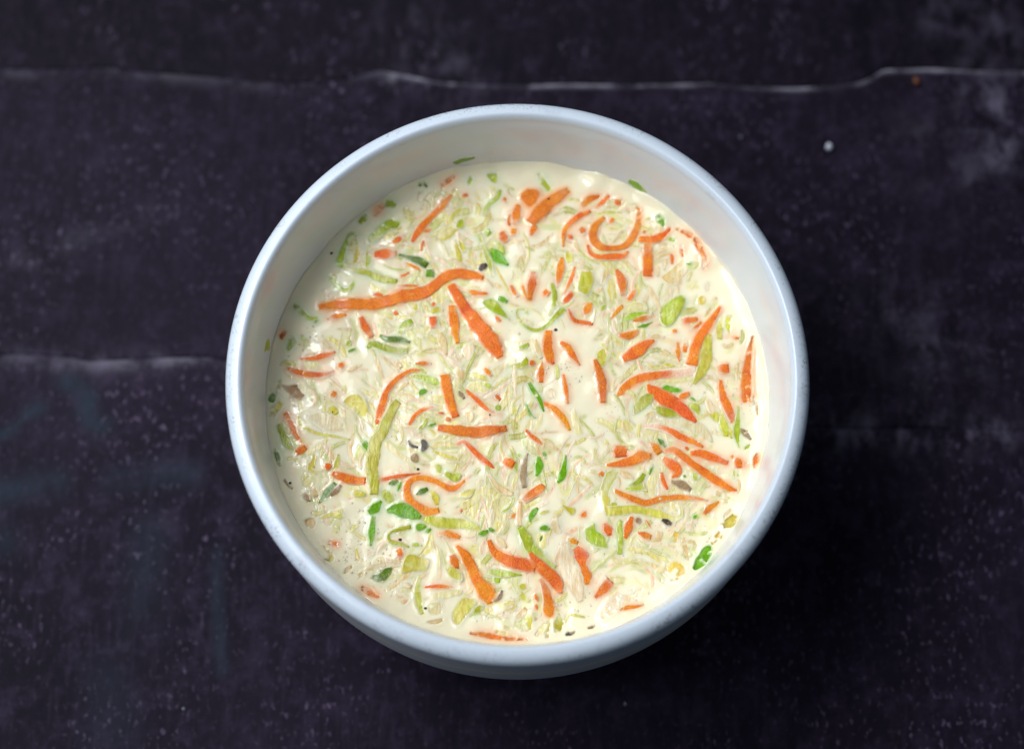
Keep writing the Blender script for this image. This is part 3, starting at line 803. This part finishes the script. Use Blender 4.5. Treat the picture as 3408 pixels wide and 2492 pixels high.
def wobble(n, amp, k=5):
    if n < 2: return np.zeros(n)
    knots = rng.normal(size=max(2, n // k + 2)) * amp
    return np.interp(np.linspace(0, len(knots) - 1, n), np.arange(len(knots)), knots)
def spline(P, W, step):
    P, W = np.array(P, float), np.array(W, float)
    Q = np.concatenate([[2 * P[0] - P[1]], P, [2 * P[-1] - P[-2]]])
    U = np.concatenate([[W[0]], W, [W[-1]]])
    oP, oW = [], []
    for i in range(1, len(Q) - 2):
        n = max(3, int(np.linalg.norm(Q[i + 1] - Q[i]) / step))
        for t in np.linspace(0, 1, n, endpoint=False):
            h = lambda A: 0.5 * (2 * A[i] + (A[i + 1] - A[i - 1]) * t + (2 * A[i - 1] - 5 * A[i] + 4 * A[i + 1] - A[i + 2]) * t * t + (3 * A[i] - A[i - 1] - 3 * A[i + 1] + A[i + 2]) * t ** 3)
            oP.append(h(Q)); oW.append(max(h(U), .3 * min(U[i], U[i + 1])))
    oP.append(P[-1]); oW.append(W[-1])
    return np.array(oP), np.array(oW)

G = .00022
NG = int(2 * (RL + .0009) / G) + 1
ax = (np.arange(NG) - NG / 2 + .5) * G
def blur(A, mm):
    s = mm / (G * 1000)
    r = int(3 * s) + 1
    k = np.exp(-.5 * (np.arange(-r, r + 1) / s) ** 2); k /= k.sum()
    n = A.shape[0] + 2 * r
    fk = np.fft.rfft(k, n)
    for axis in (0, 1):
        sh = [1] * A.ndim; sh[axis] = len(fk)
        A = np.fft.irfft(np.fft.rfft(A, n, axis=axis) * fk.reshape(sh), n, axis=axis)
        A = np.take(A, range(r, r + NG), axis=axis)
    return A
urng = np.random.default_rng(21)
und = np.zeros((NG, NG))                          # the slow swell of the cream; the floating pieces ride on it
for sig_, amp_ in ((2.4, .18), (1.3, .085), (.8, .014)):
    f_ = blur(urng.normal(size=(NG, NG)), sig_)
    und += f_ * amp_ / f_.std()
def swell(P):
    fx = np.clip((P[:, 0] - ax[0]) / G, 0, NG - 1.001); fy = np.clip((P[:, 1] - ax[0]) / G, 0, NG - 1.001)
    i, j = fx.astype(int), fy.astype(int); u_, v_ = fx - i, fy - j
    return (und[j, i] * (1 - u_) * (1 - v_) + und[j, i + 1] * u_ * (1 - v_) + und[j + 1, i] * (1 - u_) * v_ + und[j + 1, i + 1] * u_ * v_) / 1000
raster = []                                       # (triangles' corners, colours) of what lies in the cream, for the cream's own relief
records = []
for line in PIECES.strip().split('\n'):
    kind, e, path, wid, phrase = line.split('|')
    e = float(e)
    px = parse(path)
    hits = [on_soup_or_wall(*p) for p in px]
    walled = any(h[2] for h in hits) and kind in 'hg'
    if not walled:                                 # a piece on the cream keeps clear of the wall
        pts = []
        for p in px:
            q = on_plane(*p, ZS); r = math.hypot(q[0], q[1])
            pts.append(q * np.array([1, 1, 1]) if r < RL - .0012 else np.array([q[0] * (RL - .0012) / r, q[1] * (RL - .0012) / r, ZS]))
        N0 = np.array([0, 0, 1.0])
    else:
        pts = [h[0] for h in hits]
        N0 = np.mean([h[1] for h in hits], 0); N0 /= np.linalg.norm(N0)
    pts = np.array(pts)
    dep = float((pts.mean(0) - CAM) @ FW)
    T = THICK[kind] * 1e-3 * (0.9 + .25 * rng.random())
    carrot = kind in 'cmsk'
    lift = ((.03 + .30 * e) if carrot else (.02 + .24 * e)) * 1e-3
    base = PAL[kind] * (1 + rng.normal(0, .07))
    base = base * (1 + rng.normal(0, .05, 3))
    if kind == 'c':
        base = base * np.array([1, math.exp(rng.normal(0, .16)), 1])
    coat0 = (.26 if kind == 'c' else .16) * (1 - e) ** 1.5
    if wid != 'P':
        W = np.array([float(w) for w in wid.split(',')]) * TS * dep / FPX * (2.6 if walled else 1.30)
        P, Wd = spline(pts, W, .0005)
        n = len(P)
        Tn = np.gradient(P, axis=0); Tn /= np.linalg.norm(Tn, axis=1)[:, None] + 1e-12
        S = np.cross(N0, Tn); S /= np.linalg.norm(S, axis=1)[:, None] + 1e-12
        u = np.linspace(-1, 1, n)
        length = np.linalg.norm(np.diff(P, axis=0), axis=1).sum()
        dip = np.abs(u) ** 4 * (.22 * (1.1 - e)) * 1e-3 * (.3 if length < .004 else 1)
        z = lift - dip + wobble(n, .03e-3, 6)
        if not carrot: z = z + .05e-3 * np.sin(np.linspace(0, length / .0035, n) + rng.random() * 6)
        hl = Wd / 2 * (1 + wobble(n, .07, 3)); hr = Wd / 2 * (1 + wobble(n, .07, 3))
        curl = rng.choice([-1, 1]) * rng.uniform(.3, 1) if not carrot else 0
        if carrot: sec = [(-.90, -1), (-1, -.40), (-.95, -.03), (-.72, 0), (-.35, 0), (.35, 0), (.72, 0), (.95, -.03), (1, -.40), (.90, -1)]
        else: sec = [(-.92, -1), (-1, -.5), (-.96, -.06), (-.78, 0), (-.45, 0), (0, 0), (.45, 0), (.78, 0), (.96, -.06), (1, -.5), (.92, -1), (0, -1)]
        twist = rng.normal(0, .10)
        V, E = [], []
        for sx, sz in sec:
            off = np.where(sx < 0, hl, hr) * sx
            zz = z + sz * T + off * twist * .6
            if carrot: zz = zz + (.0 if abs(sx) > .5 else .02e-3)
            else: zz = zz + curl * .08e-3 * (sx * sx - .4)
            V.append(P + S * off[:, None] + N0[None] * zz[:, None]); E.append(np.full(n, abs(sx) ** 3))
        m = len(sec)
        V = np.stack(V, 1).reshape(-1, 3); E = np.stack(E, 1).ravel()
        uu = np.repeat(np.abs(u), m)
        F = [(i * m + j, (i + 1) * m + j, (i + 1) * m + (j + 1) % m, i * m + (j + 1) % m) for i in range(n - 1) for j in range(m)]
        F += [tuple(range(m)), tuple(range((n - 1) * m, n * m))[::-1]]
    else:
        c = pts.mean(0)
        q = []
        k = len(pts)
        for i in range(k):
            a, b = pts[i], pts[(i + 1) % k]
            ns = max(2, int(np.linalg.norm(b - a) / .0006))
            q += [a + (b - a) * t for t in np.linspace(0, 1, ns, endpoint=False)]
        q = np.array(q)
        for _ in range(2):
            q = .25 * np.roll(q, 1, 0) + .5 * q + .25 * np.roll(q, -1, 0)
        n = len(q)
        jit = np.convolve(np.tile(rng.normal(size=n), 3), np.ones(3) / 3, 'same')[n:2 * n] * .00012
        d = q - c; d /= np.linalg.norm(d, axis=1)[:, None] + 1e-9
        q = q + d * jit[:, None]
        tilt = rng.normal(0, .05, 2)
        ph_ = rng.random(3) * 6
        def surf(X):
            return lift + ((X[:, 0] - c[0]) * tilt[0] + (X[:, 1] - c[1]) * tilt[1]) + .05e-3 * np.sin((X[:, 0]) / .0011 + ph_[0]) * (0.3 if carrot else 1) + .05e-3 * np.sin(X[:, 1] / .0014 + ph_[1]) * (.3 if carrot else 1)
        rings = [(.97, -1), (1.0, -.4), (.98, -.05), (.88, 0), (.78, 0), (.65, 0), (.42, 0), (.2, 0)]
        V, E = [], []
        for s_, zt in rings:
            R = c + (q - c) * s_
            R[:, 2] = ZS + surf(R) + zt * T
            V.append(R); E.append(np.full(n, min(1, s_ ** 6)))
        cc = c.copy()[None]; cc[:, 2] = ZS + surf(cc)
        V = np.concatenate(V + [cc]); E = np.concatenate(E + [np.zeros(1)])
        nr = len(rings)
        F = [(r * n + i, r * n + (i + 1) % n, (r + 1) * n + (i + 1) % n, (r + 1) * n + i) for r in range(nr - 1) for i in range(n)]
        F += [((nr - 1) * n + i, (nr - 1) * n + (i + 1) % n, nr * n) for i in range(n)]
        F += [tuple(range(n))[::-1]]
        area = 0.5 * np.sum(q[:, 0] * np.roll(q[:, 1], -1) - np.roll(q[:, 0], -1) * q[:, 1])
        if area < 0: F = [f[::-1] for f in F]
        uu = np.full(len(V), .3)
        length = 2 * np.linalg.norm(q - c, axis=1).max()
    col = np.repeat(base[None], len(V), 0)
    line = np.exp(-((E - .42) / .22) ** 2)[:, None]        # the cut edge just inside the outline
    if kind in 'gy':                               # leaf ribs: paler towards one end, darker along the cut edge
        g = np.clip(np.linspace(-.2, 1.2, len(V)) if rng.random() < .5 else np.linspace(1.2, -.2, len(V)), 0, 1)[:, None]
        col = col * (1 - .25 * g) + np.array([.70, .70, .28]) * .25 * g
        col = col * (1 - .20 * line)
    if kind in 'pto':
        col = (col * .45 + CREAM * .55 * np.array([.95, .93, .86])) * (1 - line) + col * np.array([.92, .82, .62]) * line
    if kind == 'c':
        col = col * (1 + .16 * wobble(len(V), 1, 24)[:, None] * np.array([.3, 1, 1])) * (1 + np.linspace(-1, 1, len(V))[:, None] * rng.normal(0, .16) * np.array([.2, 1, 1]))
    s0 = .08 + .26 * e
    su = np.repeat(u, m) if wid != 'P' else (V[:, 0] - V[:, 0].mean()) / (np.ptp(V[:, 0]) / 2)
    endfade = np.clip((rng.choice([-1, 1]) * su - rng.uniform(-.1, .5)) / .6, 0, 1) * (1 - e) ** .7 * rng.uniform(.2, .9)
    coat = endfade + coat0 * (.55 + .4 * uu ** 3) + np.clip((E - s0) / .62, 0, 1) ** 1.2 * np.clip(1.10 - .72 * e, .25, 1)
    Vflat = V.copy()
    if not walled: V[:, 2] += swell(V)
    me_o = mesh_obj(NAMES[kind], V, F, MATS[kind], col=np.clip(col, .002, .95), attrs=dict(coat=np.clip(coat, 0, 1)))
    records.append(dict(o=me_o, kind=kind, e=e, phrase=phrase, px=np.mean(px, 0), length=length * 1000, wall=walled,
                        bend=1 if wid == 'P' else np.linalg.norm(P[-1] - P[0]) / max(length, 1e-6), poly=wid == 'P',
                        width=(0 if wid == 'P' else float(np.max(W)) * 1000), pos=V.mean(0)))
    if not walled:
        tri = []
        for f in F:
            for i in range(1, len(f) - 1): tri.append((f[0], f[i], f[i + 1]))
        tri = np.array(tri)
        fc = np.clip((coat - .05) / .9, 0, 1)[:, None]; fc = .96 * fc * fc * (3 - 2 * fc)
        ceff = np.clip(col, .002, .95) * (1 - fc) + CREAM * fc
        raster.append((Vflat[tri], ceff[tri].mean(1), kind, E[tri].mean(1), e))

# ------------------------------------------------------------------ fine sunk scraps that nobody could count: one object
pv, pf, pc, pcoat = [], [], [], []
prng = np.random.default_rng(5)
held = np.array([r['pos'][:2] for r in records])
ofield = lambda x, y: 1.9 * math.sin(x * 61 + 1.3) + 1.7 * math.cos(y * 53 + x * 37) + 1.1 * math.sin((x + y) * 97)
dfield = lambda x, y: .5 + .5 * math.sin(x * 120 + 2.1 * math.sin(y * 85)) * math.cos(y * 110 + .7)
placed = 0
while placed < 1500:
    a_, rr_ = prng.random() * 2 * math.pi, math.sqrt(prng.random()) * (RL - .003)
    x0, y0 = rr_ * math.cos(a_), rr_ * math.sin(a_)
    if prng.random() > .08 + 1.1 * dfield(x0, y0) ** 1.6 or (math.hypot((x0 - .0165) / .011, (y0 - .001) / .020) < 1 and prng.random() < .8): continue
    L_, w_ = prng.uniform(.003, .0145), prng.uniform(.0003, .0012)
    if placed % 6 == 0: L_, w_ = prng.uniform(.005, .013), prng.uniform(.0013, .0032)
    kd = prng.choice(['t', 'p', 'y', 'g', 'c', 'o'], p=[.15, .14, .28, .18, .21, .04])
    if rr_ > RL - .010: L_ = min(L_, .0045)
    if w_ > .00125: kd = prng.choice(['y', 'g', 'p'], p=[.45, .35, .20])
    an, cv = ofield(x0, y0) + prng.normal(0, .45), prng.normal(0, .75)
    li = prng.uniform(-.10, .10) * 1e-3
    if math.hypot(x0 + L_ * math.cos(an), y0 + L_ * math.sin(an)) > RL - .002: continue
    placed += 1
    bc = PAL[kd] * (1 + prng.normal(0, .10))
    mix_ = .55 if kd == 'c' else .50
    inner = bc * (1 - mix_) + CREAM * mix_ * np.array([.95, .93, .86])
    n_ = 12
    b0 = len(pv)
    cx, cy = x0, y0
    vis = prng.uniform(0, .55) + (.25 if kd == 'c' else 0)
    for i in range(n_):
        t_ = i / (n_ - 1) - .5
        an_ = an + cv * 2 * t_
        cx += L_ / n_ * math.cos(an_); cy += L_ / n_ * math.sin(an_)
        f_ = min(1.0, (RL - .002) / max(math.hypot(cx, cy), 1e-6)); cx *= f_; cy *= f_
        nx, ny = -math.sin(an_), math.cos(an_)
        hw = w_ * .5 * (1 - (2 * t_) ** 4 * .75) * (1 + prng.normal(0, .12))
        for sx in (-1, -.72, -.3, .3, .72, 1):
            pv.append((cx + nx * hw * sx, cy + ny * hw * sx, ZS + li - .04e-3 * (abs(sx) == 1) - .08e-3 * (2 * t_) ** 4))
            pc.append(inner if abs(sx) < .5 else bc * np.array([.97, .90, .70]) if kd != 'c' else bc * .5 + CREAM * .5)
            pcoat.append(min(1, (.95 if abs(sx) == 1 else .12) + vis * .6 + .5 * (2 * t_) ** 6))
    pf += [(b0 + i * 6 + j, b0 + i * 6 + j + 1, b0 + i * 6 + j + 7, b0 + i * 6 + j + 6) for i in range(n_ - 1) for j in range(5)]
pv, pc = np.array(pv), np.clip(np.array(pc), .002, .95)
pflat = pv.copy(); pv[:, 2] += swell(pv)
pulp = mesh_obj('vegetable_pulp', pv, pf, M_PALE, col=pc, attrs=dict(coat=pcoat))
tag(pulp, 'fine pale shreds of vegetable pulp half sunk in the cream', 'pulp', kind='stuff')
fr = np.array([(f[0], f[1], f[2]) for f in pf] + [(f[0], f[2], f[3]) for f in pf])
fc = np.clip((np.array(pcoat) - .05) / .9, 0, 1)[:, None]; fc = .96 * fc * fc * (3 - 2 * fc)
pce = pc * (1 - fc) + CREAM * fc
raster.append((pflat[fr], pce[fr].mean(1), 'x', np.full(len(fr), .2), .15))

# ------------------------------------------------------------------ the cream: a relief that climbs round the pieces, films over the sunk ones and meets the wall in a meniscus
top = np.full((NG, NG), -9.0)
ctop = np.zeros((NG, NG, 3))
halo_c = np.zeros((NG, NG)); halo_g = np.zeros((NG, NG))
bs = np.array([(i / 7, j / 7, 1 - i / 7 - j / 7) for i in range(8) for j in range(8 - i)])
bigbs = np.array([(i / 22, j / 22, 1 - i / 22 - j / 22) for i in range(23) for j in range(23 - i)])
bare = np.zeros((NG, NG)); eg = np.zeros((NG, NG))
for tri, cl, kind, edge_, e_ in raster:
    size = np.abs(tri - tri[:, :1]).max((1, 2))
    for sel, B in ((size <= .0014, bs), (size > .0014, bigbs)):
        if not sel.any(): continue
        S = np.einsum('bk,tkc->tbc', B, tri[sel])
        C = np.repeat(cl[sel][:, None], len(B), 1).reshape(-1, 3)
        S = S.reshape(-1, 3)
        i = np.clip(((S[:, 0] - ax[0]) / G + .5).astype(int), 0, NG - 1); j = np.clip(((S[:, 1] - ax[0]) / G + .5).astype(int), 0, NG - 1)
        zz = (S[:, 2] - ZS) * 1000
        np.maximum.at(top, (j, i), zz)
        w = zz >= top[j, i] - .02
        ctop[j[w], i[w]] = C[w]
        eg[j[w], i[w]] = e_
        bare[j[w], i[w]] = np.repeat((edge_[sel] < .42).astype(float)[:, None], len(B), 1).ravel()[w]
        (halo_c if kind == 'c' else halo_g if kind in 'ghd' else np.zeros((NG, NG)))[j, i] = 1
X, Y = np.meshgrid(ax, ax)
R = np.hypot(X, Y)
occ = (top > -.6).astype(float)
lev = np.clip(top + .18, 0, 1.2)
tn = blur(np.maximum(top, -.05) * occ, .35) / (blur(occ, .35) + 1e-3)
bulge = tn * np.clip(blur(occ, .6) * 2.0, 0, 1) + .12 * blur(lev, 1.6)
ang = np.arctan2(Y, X)
men = (2.0 + .35 * np.sin(ang * 7 + 1) + .3 * np.sin(ang * 17 + 2 * np.sin(ang * 5)) + .22 * np.sin(ang * 41 + 1.5 * np.sin(ang * 11))) * np.exp(-np.clip(RL - R, 0, 1) * 1000 / 2.2)
height = bulge - .03 + men
pat = blur(rng.normal(size=(NG, NG)), .45); pat /= pat.std()
core = np.clip(blur(bare, .14) * 1.6, 0, 1) * (top > -.02) * np.clip(.75 + 1.6 * eg - pat, 0, 1)      # the tops stay bare save for a few licks of cream
height = height * (1 - core) + np.minimum(height, top - .035) * core
film = np.clip(height - top, 0, 9)
height = height + und
top = np.where(top > -5, top + und, top)
w = np.exp(-film / .26)[..., None] * (top > -5)[..., None]
den = blur((top > -5).astype(float), .22)[..., None] + 1e-4
cs = blur(ctop, .22) / den
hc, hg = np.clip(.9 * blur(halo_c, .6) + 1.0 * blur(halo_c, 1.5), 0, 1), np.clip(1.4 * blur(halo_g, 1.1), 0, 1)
cream = CREAM[None, None] * (1 - np.clip(hc, 0, 1)[..., None] * np.array([0, .34, .46]) * 1.1) * (1 - np.clip(hg, 0, 1)[..., None] * np.array([.20, .04, .12]) * 1.2)  # scattered-light halos, pinkish by carrots and teal by greens, painted into the colour
wb = blur(w[..., 0], .30)[..., None]
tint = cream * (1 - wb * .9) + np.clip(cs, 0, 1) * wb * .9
keep = R < RL + .0007
idx = -np.ones((NG, NG), int)
idx[keep] = np.arange(keep.sum())
Vc = np.stack([X[keep], Y[keep], ZS + height[keep] / 1000], -1)
q = np.stack([idx[:-1, :-1], idx[:-1, 1:], idx[1:, 1:], idx[1:, :-1]], -1).reshape(-1, 4)
q = q[(q >= 0).all(1)]
me = bpy.data.meshes.new('cream_soup')
me.vertices.add(len(Vc)); me.vertices.foreach_set('co', Vc.astype(np.float32).ravel())
me.loops.add(len(q) * 4); me.loops.foreach_set('vertex_index', q.astype(np.int32).ravel())
me.polygons.add(len(q)); me.polygons.foreach_set('loop_start', np.arange(0, len(q) * 4, 4, dtype=np.int32))
me.polygons.foreach_set('use_smooth', np.ones(len(q), bool))
me.update(calc_edges=True)
ca = me.color_attributes.new('tint', 'FLOAT_COLOR', 'POINT')
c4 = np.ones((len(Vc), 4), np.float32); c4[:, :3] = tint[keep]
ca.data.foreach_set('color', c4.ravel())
me.materials.append(M_CREAM)
soup = bpy.data.objects.new('cream_soup', me)
scene.collection.objects.link(soup)
tag(soup, 'pale glossy cream soup filling the white bowl around the shredded vegetables', 'soup')
def level(x, y):
    i = int(min(max((x - ax[0]) / G + .5, 0), NG - 1)); j = int(min(max((y - ax[0]) / G + .5, 0), NG - 1))
    return ZS + height[j, i] / 1000, top[j, i] > height[j, i]

# ------------------------------------------------------------------ foam bubbles (too many and too small to pick apart) and pepper
BUB = """E620,600,40,75 E650,830,22,70 E740,1300,22,60 E1700,780,16,60 F1790,900,10,60 G1680,1150,16,90 G560,1500,16,80 H1010,660,14,60 I1750,180,26,90 I1200,1050,20,60
I950,1350,60,140 I1150,1500,40,130 M900,350,50,110 J800,840,20,60 J640,190,10,60 K900,1330,34,90 K1210,790,14,70 K860,920,12,80 K1560,700,12,70 N1600,700,22,80 N1300,780,22,70
N420,890,16,60 H1160,880,9,30 L650,750,22,90 N600,1180,10,120 M800,650,22,110 F1570,880,14,50 F180,1430,22,120 J150,1320,16,110 G110,880,14,60 N1030,990,10,50 E950,760,6,40
K250,460,12,50 K430,790,12,40 N1700,350,14,70 H700,650,12,70 K1600,930,10,150 J1500,150,8,200 F1180,480,8,80"""
V, F = [], []
for tok in BUB.split():
    x, y, n, s = (float(v) for v in tok[1:].split(','))
    t = TILES[tok[0]]
    for _ in range(int(n * 1.15)):
        p = on_plane(t[0] + (x + random.gauss(0, s * 1.5)) * TS, t[1] + (y + random.gauss(0, s * 1.5)) * TS, ZS)
        if math.hypot(p[0], p[1]) > RL - .002: continue
        z, cov = level(p[0], p[1])
        if cov: continue
        r = (.00013 + .00034 * random.random() ** 3.4)
        b = len(V)
        V.append((p[0], p[1], z + r * .32))
        for ring, (rr, zz) in enumerate(((.62, .24), (1.0, -.10))):
            for i in range(8):
                V.append((p[0] + r * rr * math.cos(i * .7854), p[1] + r * rr * math.sin(i * .7854), z + r * zz))
        F += [(b, b + 1 + i, b + 1 + (i + 1) % 8) for i in range(8)]
        F += [(b + 1 + i, b + 9 + i, b + 9 + (i + 1) % 8, b + 1 + (i + 1) % 8) for i in range(8)]
kb = NT('bubble_film')
kb.set(Base_Color=(.42, .33, .20), Roughness=.08)
kb.b.inputs['Coat Weight'].default_value = .6
n_ = kb.noise(300, 2, .5, kb.coords())
kb.set(Base_Color=kb.mix(n_, (.56, .43, .24), (.82, .70, .48)))
bub = mesh_obj('foam_bubbles', V, F, kb.m)
tag(bub, 'scattered tiny foam bubbles on the cream between the vegetables', 'bubbles', kind='stuff')

def pebble(name, p, rx, ry, rz, mat, seed):
    r = np.random.default_rng(seed)
    V = [(0, 0, 1.0)]
    for th in (.55, 1.05, 1.57, 2.3):
        for i in range(10):
            a = i * .6283 + th
            k = 1 + r.normal(0, .10)
            V.append((math.sin(th) * math.cos(a) * k, math.sin(th) * math.sin(a) * k, math.cos(th) * k))
    V.append((0, 0, -.8))
    F = [(0, 1 + i, 1 + (i + 1) % 10) for i in range(10)]
    for g in range(3):
        F += [(1 + g * 10 + i, 11 + g * 10 + i, 11 + g * 10 + (i + 1) % 10, 1 + g * 10 + (i + 1) % 10) for i in range(10)]
    F += [(31 + (i + 1) % 10, 31 + i, 41) for i in range(10)]
    return mesh_obj(name, [(p[0] + v[0] * rx, p[1] + v[1] * ry, p[2] + v[2] * rz) for v in V], F, mat)
M_PEP = mat_plain('black_pepper', (.035, .022, .016), .4)
for s_, (tok, r, lab) in enumerate([('A840,1140', .00040, 'black pepper speck near the wall above the V-shaped green strand'), ('M1375,905', .00042, 'black pepper speck beside the tall pale yellow cabbage strip'),
        ('F925,1425', .00026, 'black pepper speck above the smooth level carrot stick'), ('B1570,535', .00034, 'dark speck sitting on the broadest carrot baton'),
        ('F1650,490', .00048, 'dark red-brown speck at the tip of an upright carrot shred'), ('I385,690', .00042, 'dark brown speck near the left wall in the smooth cream'),
        ('I1590,1305', .00046, 'dark speck inside the C-shaped green strand'), ('J135,530', .00042, 'dark speck just below the brown mushroom cube')]):
    (px,) = parse(tok)
    p = on_plane(*px, ZS)
    z, cov = level(p[0], p[1])
    j = int((p[1] - ax[0]) / G + .5); i = int((p[0] - ax[0]) / G + .5)
    z = ZS + max(height[j, i], top[j, i]) / 1000
    tag(pebble('pepper_speck', (p[0], p[1], z + r * .2), r, r * .85, r * .7, M_PEP, s_), lab, 'pepper', 'pepper specks in the cream')
for s_, (x, y, r, c, lab) in enumerate([(1828, 326, .0013, (.62, .66, .74), 'round white crumb on the dark table beyond the bowl rim'), (2021, 182, .0014, (.12, .032, .006), 'orange crumb on the dark table beside the far plank seam'),
        (1634, 304, .0007, (.10, .10, .13), 'small grey crumb on the table close to the bowl rim'), (1379, 1552, .0005, (.25, .25, .30), 'tiny white crumb on the table below the bowl'), (405, 1563, .0005, (.20, .22, .27), 'tiny bluish crumb on the near corner of the table')]):
    p = on_plane(x * 1.50863, y * 1.50863, 0)
    tag(pebble('crumb', (p[0], p[1], r * .6), r * .85, r, r * .8, mat_plain('crumb_%d' % s_, c, .6), 50 + s_), lab, 'crumb', 'crumbs on the table')

# ------------------------------------------------------------------ labels: what each piece looks like and where in the bowl it floats
HOURS = ['twelve', 'one', 'two', 'three', 'four', 'five', 'six', 'seven', 'eight', 'nine', 'ten', 'eleven']
NOUN = dict(c='carrot shred', g='green cabbage shred', y='yellow-green cabbage shred', p='pale cabbage shred', t='tan onion sliver', h='bright green leaf', d='dark green leaf', o='pale onion slice', m='brown mushroom scrap', s='dark seed', q='yellow scrap', k='dark mushroom scrap')
def where(r):
    x, y = r['pos'][0], r['pos'][1]
    h = HOURS[int(round(math.degrees(math.atan2(x, y)) / 30)) % 12]
    rad = math.hypot(x, y) / RL
    if rad < .22: return 'at the very centre'
    zone = 'near the centre' if rad < .45 else 'halfway out' if rad < .68 else 'towards the wall' if rad < .88 else 'against the wall'
    return "at %s o'clock %s" % (h, zone)
for r in records:
    if r['phrase']:
        d = r['phrase']
    else:
        L = r['length']
        size = 'tiny' if L < 2.6 else 'short' if L < 6 else 'long'
        shape = '' if r['poly'] else ('curved ' if r['bend'] < .93 else 'straight ' if L > 4 else '')
        if r['poly']: shape = 'flat '
        wd = 'thin ' if (r['width'] < 1.0 and L > 3 and not r['poly']) else ''
        d = size + ' ' + shape + wd + NOUN[r['kind']] + (' mostly sunk' if r['e'] < .26 else '')
    r['lab'] = d + ' ' + where(r)
by = {}
for r in records: by.setdefault(r['lab'], []).append(r)
for lab, rs in by.items():
    if len(rs) == 1: continue
    P = np.array([r['pos'][:2] for r in rs])
    axis = 0 if np.ptp(P[:, 0]) > np.ptp(P[:, 1]) else 1
    order = np.argsort(P[:, axis] * (1 if axis == 0 else -1))
    ends = ('leftmost', 'rightmost') if axis == 0 else ('topmost', 'lowest')
    n = len(rs)
    words = [ends[0]] + [['second', 'third', 'fourth', 'fifth', 'sixth'][i] + (' from left' if axis == 0 else ' from top') for i in range(n - 2)] + [ends[1]]
    if n == 2: words = ['left', 'right'] if axis == 0 else ['upper', 'lower']
    for wd, i in zip(words, order):
        rs[i]['lab'] = wd + ' ' + lab if n == 2 or wd in ends else lab + ', ' + wd
for r in records:
    tag(r['o'], r['lab'], CATS[r['kind']], GROUPS[r['kind']])
